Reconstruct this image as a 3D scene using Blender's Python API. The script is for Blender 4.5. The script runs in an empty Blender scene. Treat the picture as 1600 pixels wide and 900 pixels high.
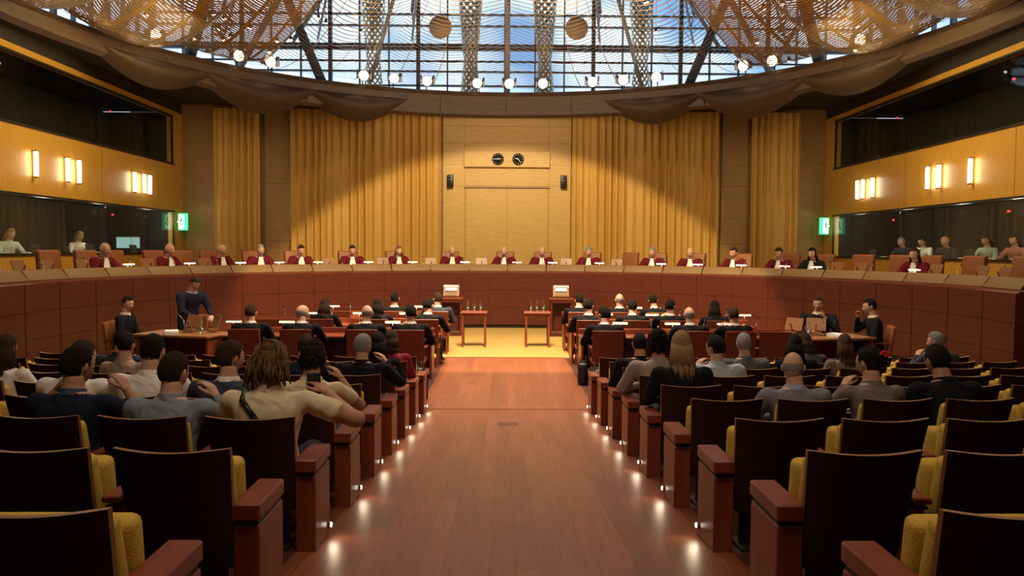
import bpy, bmesh, math, random
from mathutils import Vector as V, Matrix, noise
random.seed(7)
scene=bpy.context.scene
COL=scene.collection
pi=math.pi
rad=math.radians
# ---------------------------------------------------------------- materials
MC={}
def newmat(name):
    m=bpy.data.materials.new(name); m.use_nodes=True
    nt=m.node_tree; b=nt.nodes['Principled BSDF']
    return m,nt,b
def plain(name,col,rough=.6,metal=0,spec=.4,bump=0,bscale=40,emit=None,es=0):
    k=(name,tuple(col),rough)
    if k in MC: return MC[k]
    m,nt,b=newmat(name)
    b.inputs['Base Color'].default_value=(*col,1); b.inputs['Roughness'].default_value=rough
    b.inputs['Metallic'].default_value=metal; b.inputs['Specular IOR Level'].default_value=spec
    tc=nt.nodes.new('ShaderNodeTexCoord'); n=nt.nodes.new('ShaderNodeTexNoise'); n.inputs['Scale'].default_value=bscale*.3
    n.inputs['Detail'].default_value=4
    nt.links.new(tc.outputs['Object'],n.inputs['Vector'])
    mx=nt.nodes.new('ShaderNodeMix'); mx.data_type='RGBA'; mx.blend_type='MIX'
    mx.inputs['A'].default_value=(*[c*.8 for c in col],1); mx.inputs['B'].default_value=(*[min(1,c*1.2) for c in col],1)
    nt.links.new(n.outputs['Fac'],mx.inputs['Factor']); nt.links.new(mx.outputs['Result'],b.inputs['Base Color'])
    if bump:
        n2=nt.nodes.new('ShaderNodeTexNoise'); n2.inputs['Scale'].default_value=bscale
        nt.links.new(tc.outputs['Object'],n2.inputs['Vector'])
        bp=nt.nodes.new('ShaderNodeBump'); bp.inputs['Strength'].default_value=bump; bp.inputs['Distance'].default_value=.02
        nt.links.new(n2.outputs['Fac'],bp.inputs['Height']); nt.links.new(bp.outputs['Normal'],b.inputs['Normal'])
    if emit:
        b.inputs['Emission Color'].default_value=(*emit,1); b.inputs['Emission Strength'].default_value=es
    MC[k]=m; return m
def emis(name,col,s):
    return plain(name,[c*.5 for c in col],.5,emit=col,es=s)
def wood(name,c1,c2,rough=.35,scale=(1,1,12),coat=0,spec=.5):
    m,nt,b=newmat(name)
    tc=nt.nodes.new('ShaderNodeTexCoord'); mp=nt.nodes.new('ShaderNodeMapping'); mp.inputs['Scale'].default_value=scale
    n=nt.nodes.new('ShaderNodeTexNoise'); n.inputs['Scale'].default_value=3; n.inputs['Detail'].default_value=7; n.inputs['Distortion'].default_value=.6
    cr=nt.nodes.new('ShaderNodeValToRGB'); cr.color_ramp.elements[0].position=.3; cr.color_ramp.elements[1].position=.7
    cr.color_ramp.elements[0].color=(*c1,1); cr.color_ramp.elements[1].color=(*c2,1)
    nt.links.new(tc.outputs['Object'],mp.inputs['Vector']); nt.links.new(mp.outputs['Vector'],n.inputs['Vector'])
    nt.links.new(n.outputs['Fac'],cr.inputs['Fac']); nt.links.new(cr.outputs['Color'],b.inputs['Base Color'])
    b.inputs['Roughness'].default_value=rough; b.inputs['Coat Weight'].default_value=coat; b.inputs['Coat Roughness'].default_value=.2
    b.inputs['Specular IOR Level'].default_value=spec
    return m
def planks(name,c1,c2,rough):
    m,nt,b=newmat(name)
    tc=nt.nodes.new('ShaderNodeTexCoord'); mp=nt.nodes.new('ShaderNodeMapping'); mp.inputs['Rotation'].default_value=(0,0,pi/2)
    br=nt.nodes.new('ShaderNodeTexBrick'); br.inputs['Scale'].default_value=1
    br.inputs['Brick Width'].default_value=1.6; br.inputs['Row Height'].default_value=.13
    br.inputs['Mortar Size'].default_value=.002; br.inputs['Mortar Smooth'].default_value=.3
    br.inputs['Color1'].default_value=(*c1,1); br.inputs['Color2'].default_value=(*c2,1); br.inputs['Mortar'].default_value=(*[c*.35 for c in c1],1)
    nt.links.new(tc.outputs['Object'],mp.inputs['Vector']); nt.links.new(mp.outputs['Vector'],br.inputs['Vector'])
    mp2=nt.nodes.new('ShaderNodeMapping'); mp2.inputs['Scale'].default_value=(14,1,1)
    n=nt.nodes.new('ShaderNodeTexNoise'); n.inputs['Scale'].default_value=2.5; n.inputs['Detail'].default_value=6
    nt.links.new(tc.outputs['Object'],mp2.inputs['Vector']); nt.links.new(mp2.outputs['Vector'],n.inputs['Vector'])
    mx=nt.nodes.new('ShaderNodeMix'); mx.data_type='RGBA'; mx.blend_type='MULTIPLY'; mx.inputs['Factor'].default_value=.55
    cr=nt.nodes.new('ShaderNodeValToRGB'); cr.color_ramp.elements[0].position=.3; cr.color_ramp.elements[0].color=(.5,.42,.4,1); cr.color_ramp.elements[1].position=.65
    nt.links.new(n.outputs['Fac'],cr.inputs['Fac']); nt.links.new(br.outputs['Color'],mx.inputs['A']); nt.links.new(cr.outputs['Color'],mx.inputs['B'])
    nt.links.new(mx.outputs['Result'],b.inputs['Base Color']); b.inputs['Roughness'].default_value=rough
    return m
def stripes(name,col,kind,freq,cover,metal=.8,rough=.35,ang=.02):
    # see-through woven wire: gold strands with open gaps
    m,nt,b=newmat(name)
    b.inputs['Base Color'].default_value=(*col,1); b.inputs['Metallic'].default_value=metal; b.inputs['Roughness'].default_value=rough
    tc=nt.nodes.new('ShaderNodeTexCoord'); out=nt.nodes['Material Output']
    sx=nt.nodes.new('ShaderNodeSeparateXYZ'); nt.links.new(tc.outputs['Object'],sx.inputs[0])
    def M(op,a,bv=None):
        n=nt.nodes.new('ShaderNodeMath'); n.operation=op
        for i,v in enumerate((a,bv)):
            if v is None: continue
            if isinstance(v,(int,float)): n.inputs[i].default_value=v
            else: nt.links.new(v,n.inputs[i])
        return n.outputs[0]
    if kind=='radial':
        r=M('SQRT',M('ADD',M('MULTIPLY',sx.outputs[0],sx.outputs[0]),M('MULTIPLY',sx.outputs[1],sx.outputs[1])))
        f=M('LESS_THAN',M('FRACT',M('MULTIPLY',r,freq)),cover)
        an=M('ARCTAN2',sx.outputs[0],sx.outputs[1])
        g=M('LESS_THAN',M('FRACT',M('MULTIPLY',an,26/pi)),ang)
        fac=M('MAXIMUM',f,g)
    else:
        an=M('MULTIPLY',M('ARCTAN2',sx.outputs[0],sx.outputs[1]),5/pi)
        zz=M('MULTIPLY',sx.outputs[2],freq)
        a=M('LESS_THAN',M('FRACT',M('ADD',zz,an)),cover); c=M('LESS_THAN',M('FRACT',M('SUBTRACT',zz,an)),cover)
        fac=M('MAXIMUM',a,c)
    tr=nt.nodes.new('ShaderNodeBsdfTransparent'); mx=nt.nodes.new('ShaderNodeMixShader')
    nt.links.new(fac,mx.inputs[0]); nt.links.new(tr.outputs[0],mx.inputs[1]); nt.links.new(b.outputs[0],mx.inputs[2])
    nt.links.new(mx.outputs[0],out.inputs['Surface'])
    return m
def glassy(name,fac=.08,tint=(1,1,1)):
    m,nt,b=newmat(name); out=nt.nodes['Material Output']
    tr=nt.nodes.new('ShaderNodeBsdfTransparent'); tr.inputs[0].default_value=(*tint,1)
    gl=nt.nodes.new('ShaderNodeBsdfGlossy'); gl.inputs['Roughness'].default_value=.03
    mx=nt.nodes.new('ShaderNodeMixShader'); mx.inputs[0].default_value=fac
    nt.links.new(tr.outputs[0],mx.inputs[1]); nt.links.new(gl.outputs[0],mx.inputs[2]); nt.links.new(mx.outputs[0],out.inputs['Surface'])
    return m

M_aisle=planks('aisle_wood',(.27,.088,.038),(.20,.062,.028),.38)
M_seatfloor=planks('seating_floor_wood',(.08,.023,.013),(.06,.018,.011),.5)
M_carpet=plain('ochre_carpet',(.36,.225,.06),.95,bump=.3,bscale=300)
M_bench=wood('mahogany_bench',(.070,.011,.006),(.105,.018,.009),.38,(1,1,8),.1)
M_post=wood('mahogany_post',(.165,.031,.012),(.25,.052,.020),.38,(8,8,1),.12)
M_shell=wood('dark_mahogany_shell',(.024,.007,.005),(.040,.012,.008),.42,(1,1,10),0,.3)
M_edge=plain('veneer_edge',(.24,.10,.035),.4)
M_yel=plain('yellow_upholstery',(.56,.36,.055),.88,bump=.25,bscale=120)
M_maple=wood('golden_maple',(.44,.265,.07),(.52,.325,.095),.5,(1,1,5))
M_maple2=wood('golden_maple_side',(.54,.285,.038),(.60,.335,.055),.45,(5,5,1))
M_maple3=wood('maple_dark',(.23,.12,.032),(.29,.155,.046),.5,(1,1,5))
M_curt=plain('gold_curtain',(.52,.30,.07),.6,bump=.15,bscale=60,spec=.4)
M_dark=plain('dark_trim',(.02,.016,.013),.5)
M_black=plain('black_plastic',(.012,.012,.013),.4)
M_brown=wood('ring_brown',(.070,.038,.020),(.11,.060,.030),.5,(1,1,4))
M_brown2=wood('valance_brown',(.045,.027,.016),(.072,.042,.024),.6,(1,1,4))
M_ceil=plain('ceiling_dark',(.03,.024,.02),.8)
M_booth=plain('booth_dark',(.015,.014,.015),.7)
M_glass=glassy('booth_glass',.04,(.92,.96,.94))
M_cglass=glassy('carafe_glass',.25,(.9,.95,.95))
M_leather=plain('tan_leather',(.26,.085,.03),.5,bump=.1)
M_deskpad=plain('desk_front_tan',(.20,.115,.05),.6,bump=.1,bscale=90)
M_metal=plain('steel',(.45,.45,.45),.3,metal=1)
M_brass=plain('brass',(.5,.33,.12),.35,metal=1)
M_white=plain('paper_white',(.8,.79,.74),.7)
M_wlamp=emis('warm_lamp',(1,.84,.60),14)
M_stage=emis('stage_lamp_glow',(1,.74,.50),16)
M_foot=emis('footlight_glow',(1,.88,.68),30)
M_sconce=emis('sconce_glow',(1,.92,.72),16)
M_green=emis('exit_green',(.05,.9,.32),1.6)
M_pgreen=emis('exit_pale',(.45,1,.65),4)
M_red=emis('red_led',(1,.02,.02),4)
M_screen=emis('screen_glow',(.25,.32,.35),.3)
M_frame=plain('window_frame',(.11,.13,.16),.4)
M_beam=plain('painted_beam',(.06,.08,.11),.5)
M_beamL=plain('pale_beam',(.50,.46,.43),.5)
M_canopy=stripes('gold_wire_canopy',(.60,.44,.27),'radial',8.0,.20,ang=.02)
M_canopy2=stripes('gold_wire_shell',(.50,.34,.17),'radial',16.0,.74,ang=.10,rough=.4)
M_mesh=stripes('gold_chain_mesh',(.5,.42,.26),'x',4.2,.34)

# ---------------------------------------------------------------- mesh builder
class MB:
    def __init__(s): s.bm=bmesh.new(); s.mats=[]
    def mi(s,m):
        if m not in s.mats: s.mats.append(m)
        return s.mats.index(m)
    def merge(s,t,m,smooth=False,M=None):
        i=s.mi(m)
        for f in t.faces: f.material_index=i; f.smooth=smooth
        if M is not None: t.transform(M)
        me=bpy.data.meshes.new('tmp'); t.to_mesh(me); t.free(); s.bm.from_mesh(me); bpy.data.meshes.remove(me)
    def box(s,c,d,m,rot=None,bev=0,seg=1,M=None):
        t=bmesh.new(); bmesh.ops.create_cube(t,size=1); t.transform(Matrix.Diagonal((*d,1)))
        if bev: bmesh.ops.bevel(t,geom=t.edges[:],offset=bev,segments=seg,affect='EDGES',profile=.5)
        X=Matrix.Translation(c)
        if rot is not None: X=X@rot
        if M is not None: X=M@X
        s.merge(t,m,seg>1,X)
    def cyl(s,p,q,r1,r2,m,seg=16,M=None,smooth=True):
        p=V(p);q=V(q);d=q-p; t=bmesh.new()
        bmesh.ops.create_cone(t,cap_ends=True,segments=seg,radius1=r1,radius2=r2,depth=d.length)
        X=Matrix.Translation((p+q)/2)@d.to_track_quat('Z','Y').to_matrix().to_4x4()
        if M is not None: X=M@X
        s.merge(t,m,smooth,X)
    def sph(s,c,r,m,M=None,u=16,v=10,rot=None):
        t=bmesh.new(); bmesh.ops.create_uvsphere(t,u_segments=u,v_segments=v,radius=1)
        X=Matrix.Translation(c)
        if rot is not None: X=X@rot
        X=X@Matrix.Diagonal((*r,1))
        if M is not None: X=M@X
        s.merge(t,m,True,X)
    def grid(s,fn,nu,nv,m,smooth=True,M=None,closed=False):
        t=bmesh.new(); vs=[[t.verts.new(fn(i/nu,j/nv)) for j in range(nv+1)] for i in range(nu+1)]
        for i in range(nu):
            for j in range(nv):
                try: t.faces.new((vs[i][j],vs[i+1][j],vs[i+1][j+1],vs[i][j+1]))
                except: pass
        s.merge(t,m,smooth,M)
    def poly(s,pts,m):
        t=bmesh.new(); t.faces.new([t.verts.new(p) for p in pts]); s.merge(t,m)
    def capsule(s,p,q,r1,r2,m,seg=12):
        s.cyl(p,q,r1,r2,m,seg); s.sph(p,(r1,)*3,m,u=seg,v=8); s.sph(q,(r2,)*3,m,u=seg,v=8)
    def mesh(s,name):
        me=bpy.data.meshes.new(name); s.bm.to_mesh(me); s.bm.free()
        for m in s.mats: me.materials.append(m)
        return me
    def obj(s,name,loc=(0,0,0),rz=0,parent=None):
        return place(s.mesh(name),name,loc,rz,parent)
def place(me,name,loc=(0,0,0),rz=0,parent=None,M=None):
    o=bpy.data.objects.new(name,me); COL.objects.link(o)
    if M is not None: o.matrix_local=M
    else: o.location=loc; o.rotation_euler=(0,0,rz)
    if parent: o.parent=parent
    return o
def empty(name,loc,rz=0):
    o=bpy.data.objects.new(name,None); o.empty_display_size=.1; COL.objects.link(o); o.location=loc; o.rotation_euler=(0,0,rz); return o
def RX(a): return Matrix.Rotation(a,4,'X')
def RY(a): return Matrix.Rotation(a,4,'Y')
def RZ(a): return Matrix.Rotation(a,4,'Z')
def zf(y): return max(0,.911-.084*y)

# ---------------------------------------------------------------- room shell
XW=10.6; YB=25.5
RE=10.845
b=MB(); b.poly([(-1.25,-3,zf(-3)),(1.25,-3,zf(-3)),(1.25,RE,0),(-1.25,RE,0)],M_aisle); b.poly([(-1.25,RE,0),(1.25,RE,0),(1.25,16.1,0),(-1.25,16.1,0)],M_aisle); b.obj('floor')
b=MB()
for s in (-1,1):
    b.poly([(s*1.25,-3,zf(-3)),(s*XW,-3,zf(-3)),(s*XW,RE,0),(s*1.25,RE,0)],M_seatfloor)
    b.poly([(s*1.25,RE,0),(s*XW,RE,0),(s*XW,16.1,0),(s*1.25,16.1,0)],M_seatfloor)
b.obj('floor_seating')
b=MB(); b.poly([(-XW,16.1,0),(XW,16.1,0),(XW,YB,0),(-XW,YB,0)],M_carpet); b.obj('floor_carpet')
b=MB(); b.box((0,RE,.002),(2.5,.02,.006),M_bench); b.box((0,16.1,.003),(2.5,.03,.01),M_brass); b.box((0,9.3,zf(9.3)+.002),(.25,.25,.004),M_bench); b.obj('trim_1')
# back wall with panels
b=MB(); b.box((0,YB+.1,3.6),(2*XW+.4,.2,7.6),M_maple3)
b.obj('wall_back')
b=MB()
b.box((0.05,YB-.06,3.6),(4.2,.12,6.6),M_maple,bev=.006)
for z in (4.35,5.05,5.75,6.3): b.box((.05,YB-.122,z),(4.2,.006,.012),M_maple3)
for x in (-1.33,1.43): b.box((x,YB-.122,3.6),(.014,.006,6.6),M_maple3)
b.box((.05,YB-.18,5.22),(2.8,.14,.52),M_maple,bev=.01)
b.box((.05,YB-.2,5.22),(2.6,.06,.46),M_maple,bev=.01)
for s in(-1,1): b.box((s*7.5+.05,YB-.05,3.6),(.85,.1,6.4),M_maple3,bev=.006)
for s in(-1,1):
    for z in (2.5,4.4): b.box((s*7.5+.05,YB-.104,z),(.85,.006,.012),M_dark)
b.obj('trim_2')
b=MB()
for x in (-.63,.73): b.box((x,YB-.15,2.62),(1.33,.05,3.3),M_maple,bev=.006)
b.box((.05,YB-.17,4.32),(2.8,.09,.06),M_maple3)
b.box((-.02,YB-.19,2.1),(.02,.04,.3),M_brass); b.box((.12,YB-.19,2.1),(.02,.04,.3),M_brass)
b.obj('door_1')
# curtains
def curtain(x0,x1,name,ph):
    b=MB(); n=int((x1-x0)/.018)
    def fn(u,v):
        x=x0+(x1-x0)*u; w=2*pi*x/.25+ph+1.3*math.sin(x*2.1)+.9*math.sin(x*5.3)
        a=.10*(.7+.3*math.sin(x*3.7+ph))
        k=1-2*abs(math.sin(w/2))**.8
        return (x+.03*math.sin(w)*(1-.3*v),YB-.24-a*k-.02*math.sin(w*.5+v*3),.9+5.9*v)
    b.grid(fn,n,10,M_curt)
    b.cyl((x0,YB-.16,6.8),(x1,YB-.16,6.8),.02,.02,M_brass)
    b.obj(name)
curtain(-6.98,-2.1,'curtain',0); curtain(2.2,7.02,'curtain',1.2); curtain(-9.5,-7.98,'curtain',2); curtain(8.1,9.7,'curtain',3)
# side walls with window openings
for s,nm in ((-1,'left'),(1,'right')):
    b=MB(); x=s*(XW+.1)
    def seg(y0,y1,z0,z1,m=M_maple2): b.box((x,(y0+y1)/2,(z0+z1)/2),(.2,y1-y0,z1-z0),m)
    seg(-3,YB,0,2.1) ; seg(-3,YB,3.42,4.93); seg(-3,YB,6.44,6.62); seg(-3,YB,6.62,7.6,M_ceil)
    for z0,z1 in((2.1,3.42),(4.93,6.44)): seg(24.8,YB,z0,z1); seg(-3,5,z0,z1)
    for y in (8,12,16,20.4): b.box((s*(XW-.002),y,4.17),(.006,.012,1.5),M_maple3)
    b.obj('wall_'+nm)
    for k,(z0,z1) in enumerate(((2.1,3.42),(4.93,6.44))):
        b=MB(); zc=(z0+z1)/2
        b.box((s*(XW+.02),14.9,zc),(.012,19.8,z1-z0),M_glass)
        for z in (z0,z1): b.box((s*(XW+.0),14.9,z),(.08,19.8,.05),M_dark)
        for y in (5.02,10,14.9,24.78): b.box((s*(XW+.02),y,zc),(.06,.035,z1-z0),M_black)
        b.obj('window_%d'%(k+1+(2 if s>0 else 0)))
        b=MB(); zfl=z0-.75; X2=XW+2.3
        b.box((s*(XW+1.25),14.9,zfl-.05),(2.0,20,.1),M_booth); b.box((s*(XW+1.25),14.9,z1+.2),(2.0,20,.1),M_booth)
        b.box((s*X2,14.9,zc-.15),(.1,20,2.4),M_booth)
        for y in (4.9,25): b.box((s*(XW+1.25),y,zc-.25),(2.0,.1,2.3),M_booth)
        def fn(u,v): return (s*(X2-.15-.05*math.sin(u*20*2*pi/.3)),5.1+19.7*u,zfl+(z1+.1-zfl)*v)
        b.grid(fn,800,1,plain('booth_curtain',(.035,.034,.028),.85))
        b.box((s*(XW+.57),14.9,z0-.04),(.6,19.6,.04),M_maple3 if k==0 else M_dark)
        for y in (17.5,22.7): b.sph((s*(XW+.9),y,z0+(z1-z0)*.85),(.02,.06,.025),M_red)
        for j in range(8):
            y=6.3+j*2.4; b.box((s*(XW+.5),y,z0+.12),(.03,.42,.26),M_black,RY(s*.25),.01); b.box((s*(XW+.5),y,z0-.01),(.15,.2,.02),M_black)
        b.obj('interpreter_booth')
b=MB(); b.box((0,-3.1,3.8),(2*XW+.4,.2,7.6),M_maple2); b.obj('wall_rear')
b=MB(); b.box((0,YB-.02,1.03),(2*XW,.03,.12),M_dark); b.obj('baseboard_back')
# ceiling slab with circular opening
CY=15.0; RR=10.3
b=MB()
def ceilf(z):
    def fn(u,v):
        a=u*2*pi; dx,dy=math.sin(a),math.cos(a)
        p0=V((RR*dx,CY+RR*dy,z))
        t=1e9
        if abs(dx)>1e-6: t=min(t,13/abs(dx))
        if dy>1e-6: t=min(t,(28.2-CY)/dy)
        if dy<-1e-6: t=min(t,(CY+3.2)/-dy)
        p1=V((t*dx,CY+t*dy,z)); return p0.lerp(p1,v)
    return fn
b.grid(ceilf(6.95),160,1,M_ceil,False); b.grid(ceilf(7.3),160,1,M_ceil,False)
b.obj('ceiling')
b=MB()
def ring(u,v):
    a=u*2*pi; lo=.33*min(1,max(0,(abs(math.sin(a))-.75)/.25)) if math.cos(a)>-.3 else .33
    prof=[(10.32,7.35),(10.12,7.35),(10.05,7.2),(10.1,6.62+lo),(10.3,6.55+lo),(10.34,6.62+lo),(10.32,7.35)]
    r,z=prof[round(v*6)]; return (r*math.sin(a),CY+r*math.cos(a),z)
b.grid(ring,200,6,M_brown,False)
for th in range(-60,61,12):
    a=rad(th); b.box((10.07*math.sin(a),CY+10.07*math.cos(a),6.92),(.015,.03,.56),M_dark,RZ(-a))
b.obj('ceiling_ring')
# scalloped lobes under ring
b=MB()
for th,w,dz in ((-27,9,.42),(-44,10,.5),(-61,9,.3),(27,9,.42),(44,10,.5),(61,9,.3)):
    def fn(u,v):
        a=rad(th+(u-.5)*2*w); e=max(0,math.sin(pi*u))**.7
        r=10.02-1.0*v*(1-v)*e*1.6+.3*v
        return (r*math.sin(a),CY+r*math.cos(a),7.0-(.36+dz*e)*v*(.35+.65*e))
    b.grid(fn,28,8,M_brown2)
b.obj('ceiling_valance')
# wire canopy
b=MB()
def can(u,v):
    a=u*2*pi; r=10.1-6.2*v; q=(math.degrees(a)/24.)%1
    e=math.sin(pi*q)
    side=.35+.65*min(1,abs(math.sin(a))*1.1)
    z=7.45+2.3*v**1.25-.8*side*e*math.sin(pi*min(1,v*1.15))**1.0
    return (r*math.sin(a),r*math.cos(a),z)
b.grid(can,300,30,M_canopy)
b.obj('wire_mesh_canopy',(0,CY,0))
# heavier billowing petals at the sides of the opening
b=MB()
for s in (-1,1):
    for th,w,drop in ((52,15,.3),(70,21,.75),(92,26,.9)):
        def fn(u,v):
            a=s*rad(th+(u-.5)*w); e=math.sin(pi*u)**.6; r=9.9-4.6*v
            return (r*math.sin(a),r*math.cos(a),7.5+1.9*v**1.4-drop*e*math.sin(pi*v**.6))
        b.grid(fn,40,30,M_canopy2)
        def rope(v,uu):
            a=s*rad(th+(uu-.5)*w); r=9.9-4.6*v; return V((r*math.sin(a),r*math.cos(a),7.5+1.9*v**1.4))
        for uu in (0,1):
            pts=[rope(i/10,uu) for i in range(11)]
            for p,q in zip(pts,pts[1:]): b.cyl(p,q,.025,.025,M_brass,8)
b.obj('wire_mesh_shell',(0,CY,0))
# lantern glazing
def glazing(name,p0,p1,z0,z1,nm,zs,thick=.09):
    b=MB(); p0=V(p0);p1=V(p1); L=(p1-p0).length; d=(p1-p0)/L; ang=math.atan2(d.y,d.x)
    X=Matrix.Translation(p0)@RZ(ang)
    for i in range(nm+1): b.box((L*i/nm,0,(z0+z1)/2),(thick*(1.5 if i%3==0 else .55),.14,z1-z0),M_frame,M=X)
    for k,z in enumerate(zs): b.box((L/2,0,z),(L,.14,thick*(1.3 if k%3==0 else .6)),M_frame,M=X)
    b.box((L/2,.03,(z0+z1)/2),(L,.02,z1-z0),glassy('lantern_glass',.05,(.92,.97,1)),M=X)
    b.obj(name)
zs=[7.6,8.1,8.6,9.4,10.2,10.6,11.4,12.2,13]
glazing('window_5',(-12.5,27.8,0),(12.5,27.8,0),7.3,13.2,24,zs)
glazing('window_6',(-12.6,4,0),(-12.6,27.8,0),7.3,13.2,24,zs)
glazing('window_7',(12.6,27.8,0),(12.6,4,0),7.3,13.2,24,zs)
b=MB(); b.box((0,12.5,13.3),(26.5,32,.2),M_ceil); b.box((0,3.9,10.3),(25.5,.2,6),M_ceil); b.obj('ceiling_lantern')
b=MB()
for s in (-1,1):
    b.cyl((s*6.0,26.6,7.3),(s*8.2,26.6,12.5),.16,.16,M_beam)
    b.cyl((s*9.6,26.4,7.3),(s*6.6,26.4,12.5),.11,.11,M_beamL)
    b.cyl((s*10.9,26.0,7.3),(s*9.4,26.0,12.5),.2,.2,M_beam)
    b.cyl((s*11.8,22,7.3),(s*9.8,25,12.5),.16,.16,M_beamL)
    b.cyl((s*12,18,7.3),(s*11.4,23,12.5),.16,.16,M_beam)
    b.cyl((s*4.9,26.9,7.3),(s*3.4,26.9,12.5),.07,.07,M_beamL)
    b.cyl((s*7.4,26.9,9.3),(s*5.2,26.9,12.5),.07,.07,M_beamL)
    b.cyl((s*8.4,26.7,7.3),(s*10.6,26.7,11),.08,.08,M_beamL)
    for k in range(5): b.cyl((s*12.2,10+k*3.2,7.3),(s*11.6,11.6+k*3.2,12.8),.09,.09,M_beamL)
b.cyl((0.05,26.8,7.3),(.05,26.8,13),.09,.09,M_beamL)
for z,r in ((8.75,.035),(9.3,.05),(11.1,.08)): b.cyl((-12,26.9,z),(12,26.9,z),r,r,M_beam)
for k in range(-3,4):
    x=k*3.3; b.cyl((x,27.4,10.6),(x*.45,17,12.9),.06,.06,M_beam); b.cyl((x,27.4,9.6),(x*.45,17,12.2),.04,.04,M_beamL)
    for q in range(6):
        t0=q/6; t1=(q+.5)/6
        a_=V((x,27.4,10.6)).lerp(V((x*.45,17,12.9)),t0); c_=V((x,27.4,9.6)).lerp(V((x*.45,17,12.2)),t1); b.cyl(a_,c_,.025,.025,M_beamL,8)
b.obj('roof_beams')
b=MB(); rr=random.Random(11)  # added glowing beads imitate glimmers and reflections up in the roof
for s in (-1,1):
    for k in range(12):
        p=V((s*rr.uniform(6.6,9.6),rr.uniform(19,24.5),rr.uniform(7.7,8.8)))
        b.cyl(p,p+V((0,0,.12)),.06,.04,M_black,10); b.sph(p,(.055,.055,.045),M_stage,u=10,v=6); b.cyl(p+V((0,0,.12)),V((p.x,p.y,12)),.006,.006,M_black,6)
    for k in range(4):
        p=V((s*rr.uniform(3.6,6),rr.uniform(22,25),rr.uniform(8.6,9.8)))
        b.cyl(p,p+V((0,0,.12)),.05,.03,M_black,10); b.sph(p,(.04,.04,.03),M_stage,u=10,v=6); b.cyl(p+V((0,0,.12)),V((p.x,p.y,12)),.006,.006,M_black,6)
b.obj('roof_glint_cluster')
for x in (-4.45,-1.2,1.3,4.55):
    b=MB()
    def fn(u,v):
        a=u*2*pi; r=.22+.38*abs(v-.25)**.8; return (r*math.sin(a),r*math.cos(a),5.0*v)
    b.grid(fn,24,16,M_mesh); b.obj('mesh_column',(x,26.2,7.35))
for x in (-2.15,2.3):
    b=MB(); b.cyl((0,0,0),(0,.06,0),.37,.37,plain('copper_disc',(.50,.33,.2),.45),32); b.cyl((0,.03,.3),(0,.03,3),.012,.012,M_metal)
    b.obj('hanging_disc',(x,25.4,9.5))
# spot fixtures on ring
for th in (-62,-48,-42.5,-26,-20.5,-14.5,-5.3,.6,6.8,15.9,21.5,27.5,43,48,63):
    a=rad(th); b=MB()
    b.cyl((0,.16,.02),(0,-.1,-.03),.11,.17,M_black,16); b.cyl((0,-.1,-.03),(0,-.115,-.032),.15,.15,M_stage,16)
    b.box((0,.05,-.15),(.03,.03,.26),M_black); b.box((.17,.0,0),(.012,.2,.2),M_black); b.box((-.17,0,0),(.012,.2,.2),M_black)
    for q in (-.2,.2): b.box((q,-.14,.0),(.015,.12,.28),M_black,RZ(q*2))
    b.obj('stage_spotlight',(10.1*math.sin(a),CY+10.1*math.cos(a),7.63),-a)
# clocks, speakers
for x,h,mn in ((-.25,2.85,.75),(.41,9.5,.4)):
    b=MB(); b.cyl((0,0,0),(0,-.05,0),.19,.19,M_black,32); b.cyl((0,-.05,0),(0,-.056,0),.175,.175,plain('clock_face',(.01,.01,.012),.3),32)
    for k in range(12):
        a=k*pi/6; b.box((.15*math.sin(a),-.06,.15*math.cos(a)),(.012,.006,.03),M_white,RY(a))
    a=h*pi/6; b.box((.045*math.sin(a),-.063,.045*math.cos(a)),(.018,.004,.1),M_white,RY(a))
    a=mn*2*pi; b.box((.065*math.sin(a),-.066,.065*math.cos(a)),(.012,.004,.14),M_white,RY(a))
    b.obj('wall_clock',(x,YB-.24,5.22))
for x in (-1.8,1.9):
    b=MB(); b.box((0,-.12,0),(.2,.18,.4),M_black,bev=.02,seg=2); b.cyl((0,-.21,-.06),(0,-.218,-.06),.07,.07,M_dark); b.cyl((0,-.21,.1),(0,-.218,.1),.035,.035,M_dark); b.box((0,0,0),(.05,.1,.05),M_metal)
    b.obj('wall_speaker',(x,YB-.13,4.5))
# wall sconces
me=MB(); me.cyl((0,0,-.27),(0,0,.27),.045,.045,M_sconce); me.cyl((0,0,.27),(0,0,.31),.055,.055,M_brass); me.cyl((0,0,-.31),(0,0,-.27),.055,.055,M_brass); me.box((.06,0,0),(.05,.04,.6),M_brass)
ms=me.mesh('wall_sconce')
for s in (-1,1):
    for y in (17.4,18.65,19.15,22,22.6,22.95,10.5,11.2): place(ms,'wall_sconce',(s*(XW-.09),y,4.12),0 if s>0 else pi)
# exit signs
for s in (-1,1):
    b=MB(); b.box((0,0,0),(.3,.06,.54),M_green,bev=.01)
    b.box((s*.04,-.035,0),(.17,.01,.46),M_pgreen)
    g=plain('sign_figure',(0,.12,.05),.6)
    b.sph((s*.05,-.045,.14),(.025,.006,.025),g); b.box((s*.04,-.045,.05),(.04,.006,.12),g,RY(.25)); b.box((s*.01,-.045,-.06),(.025,.006,.13),g,RY(.6)); b.box((s*.07,-.045,-.05),(.025,.006,.12),g,RY(-.5)); b.box((s*.06,-.045,.05),(.09,.006,.02),g,RY(-.4))
    b.box((s*.19,0,0),(.1,.03,.05),M_metal)
    b.obj('exit_sign',(s*(XW-.24),24.9,3.1))

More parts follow.
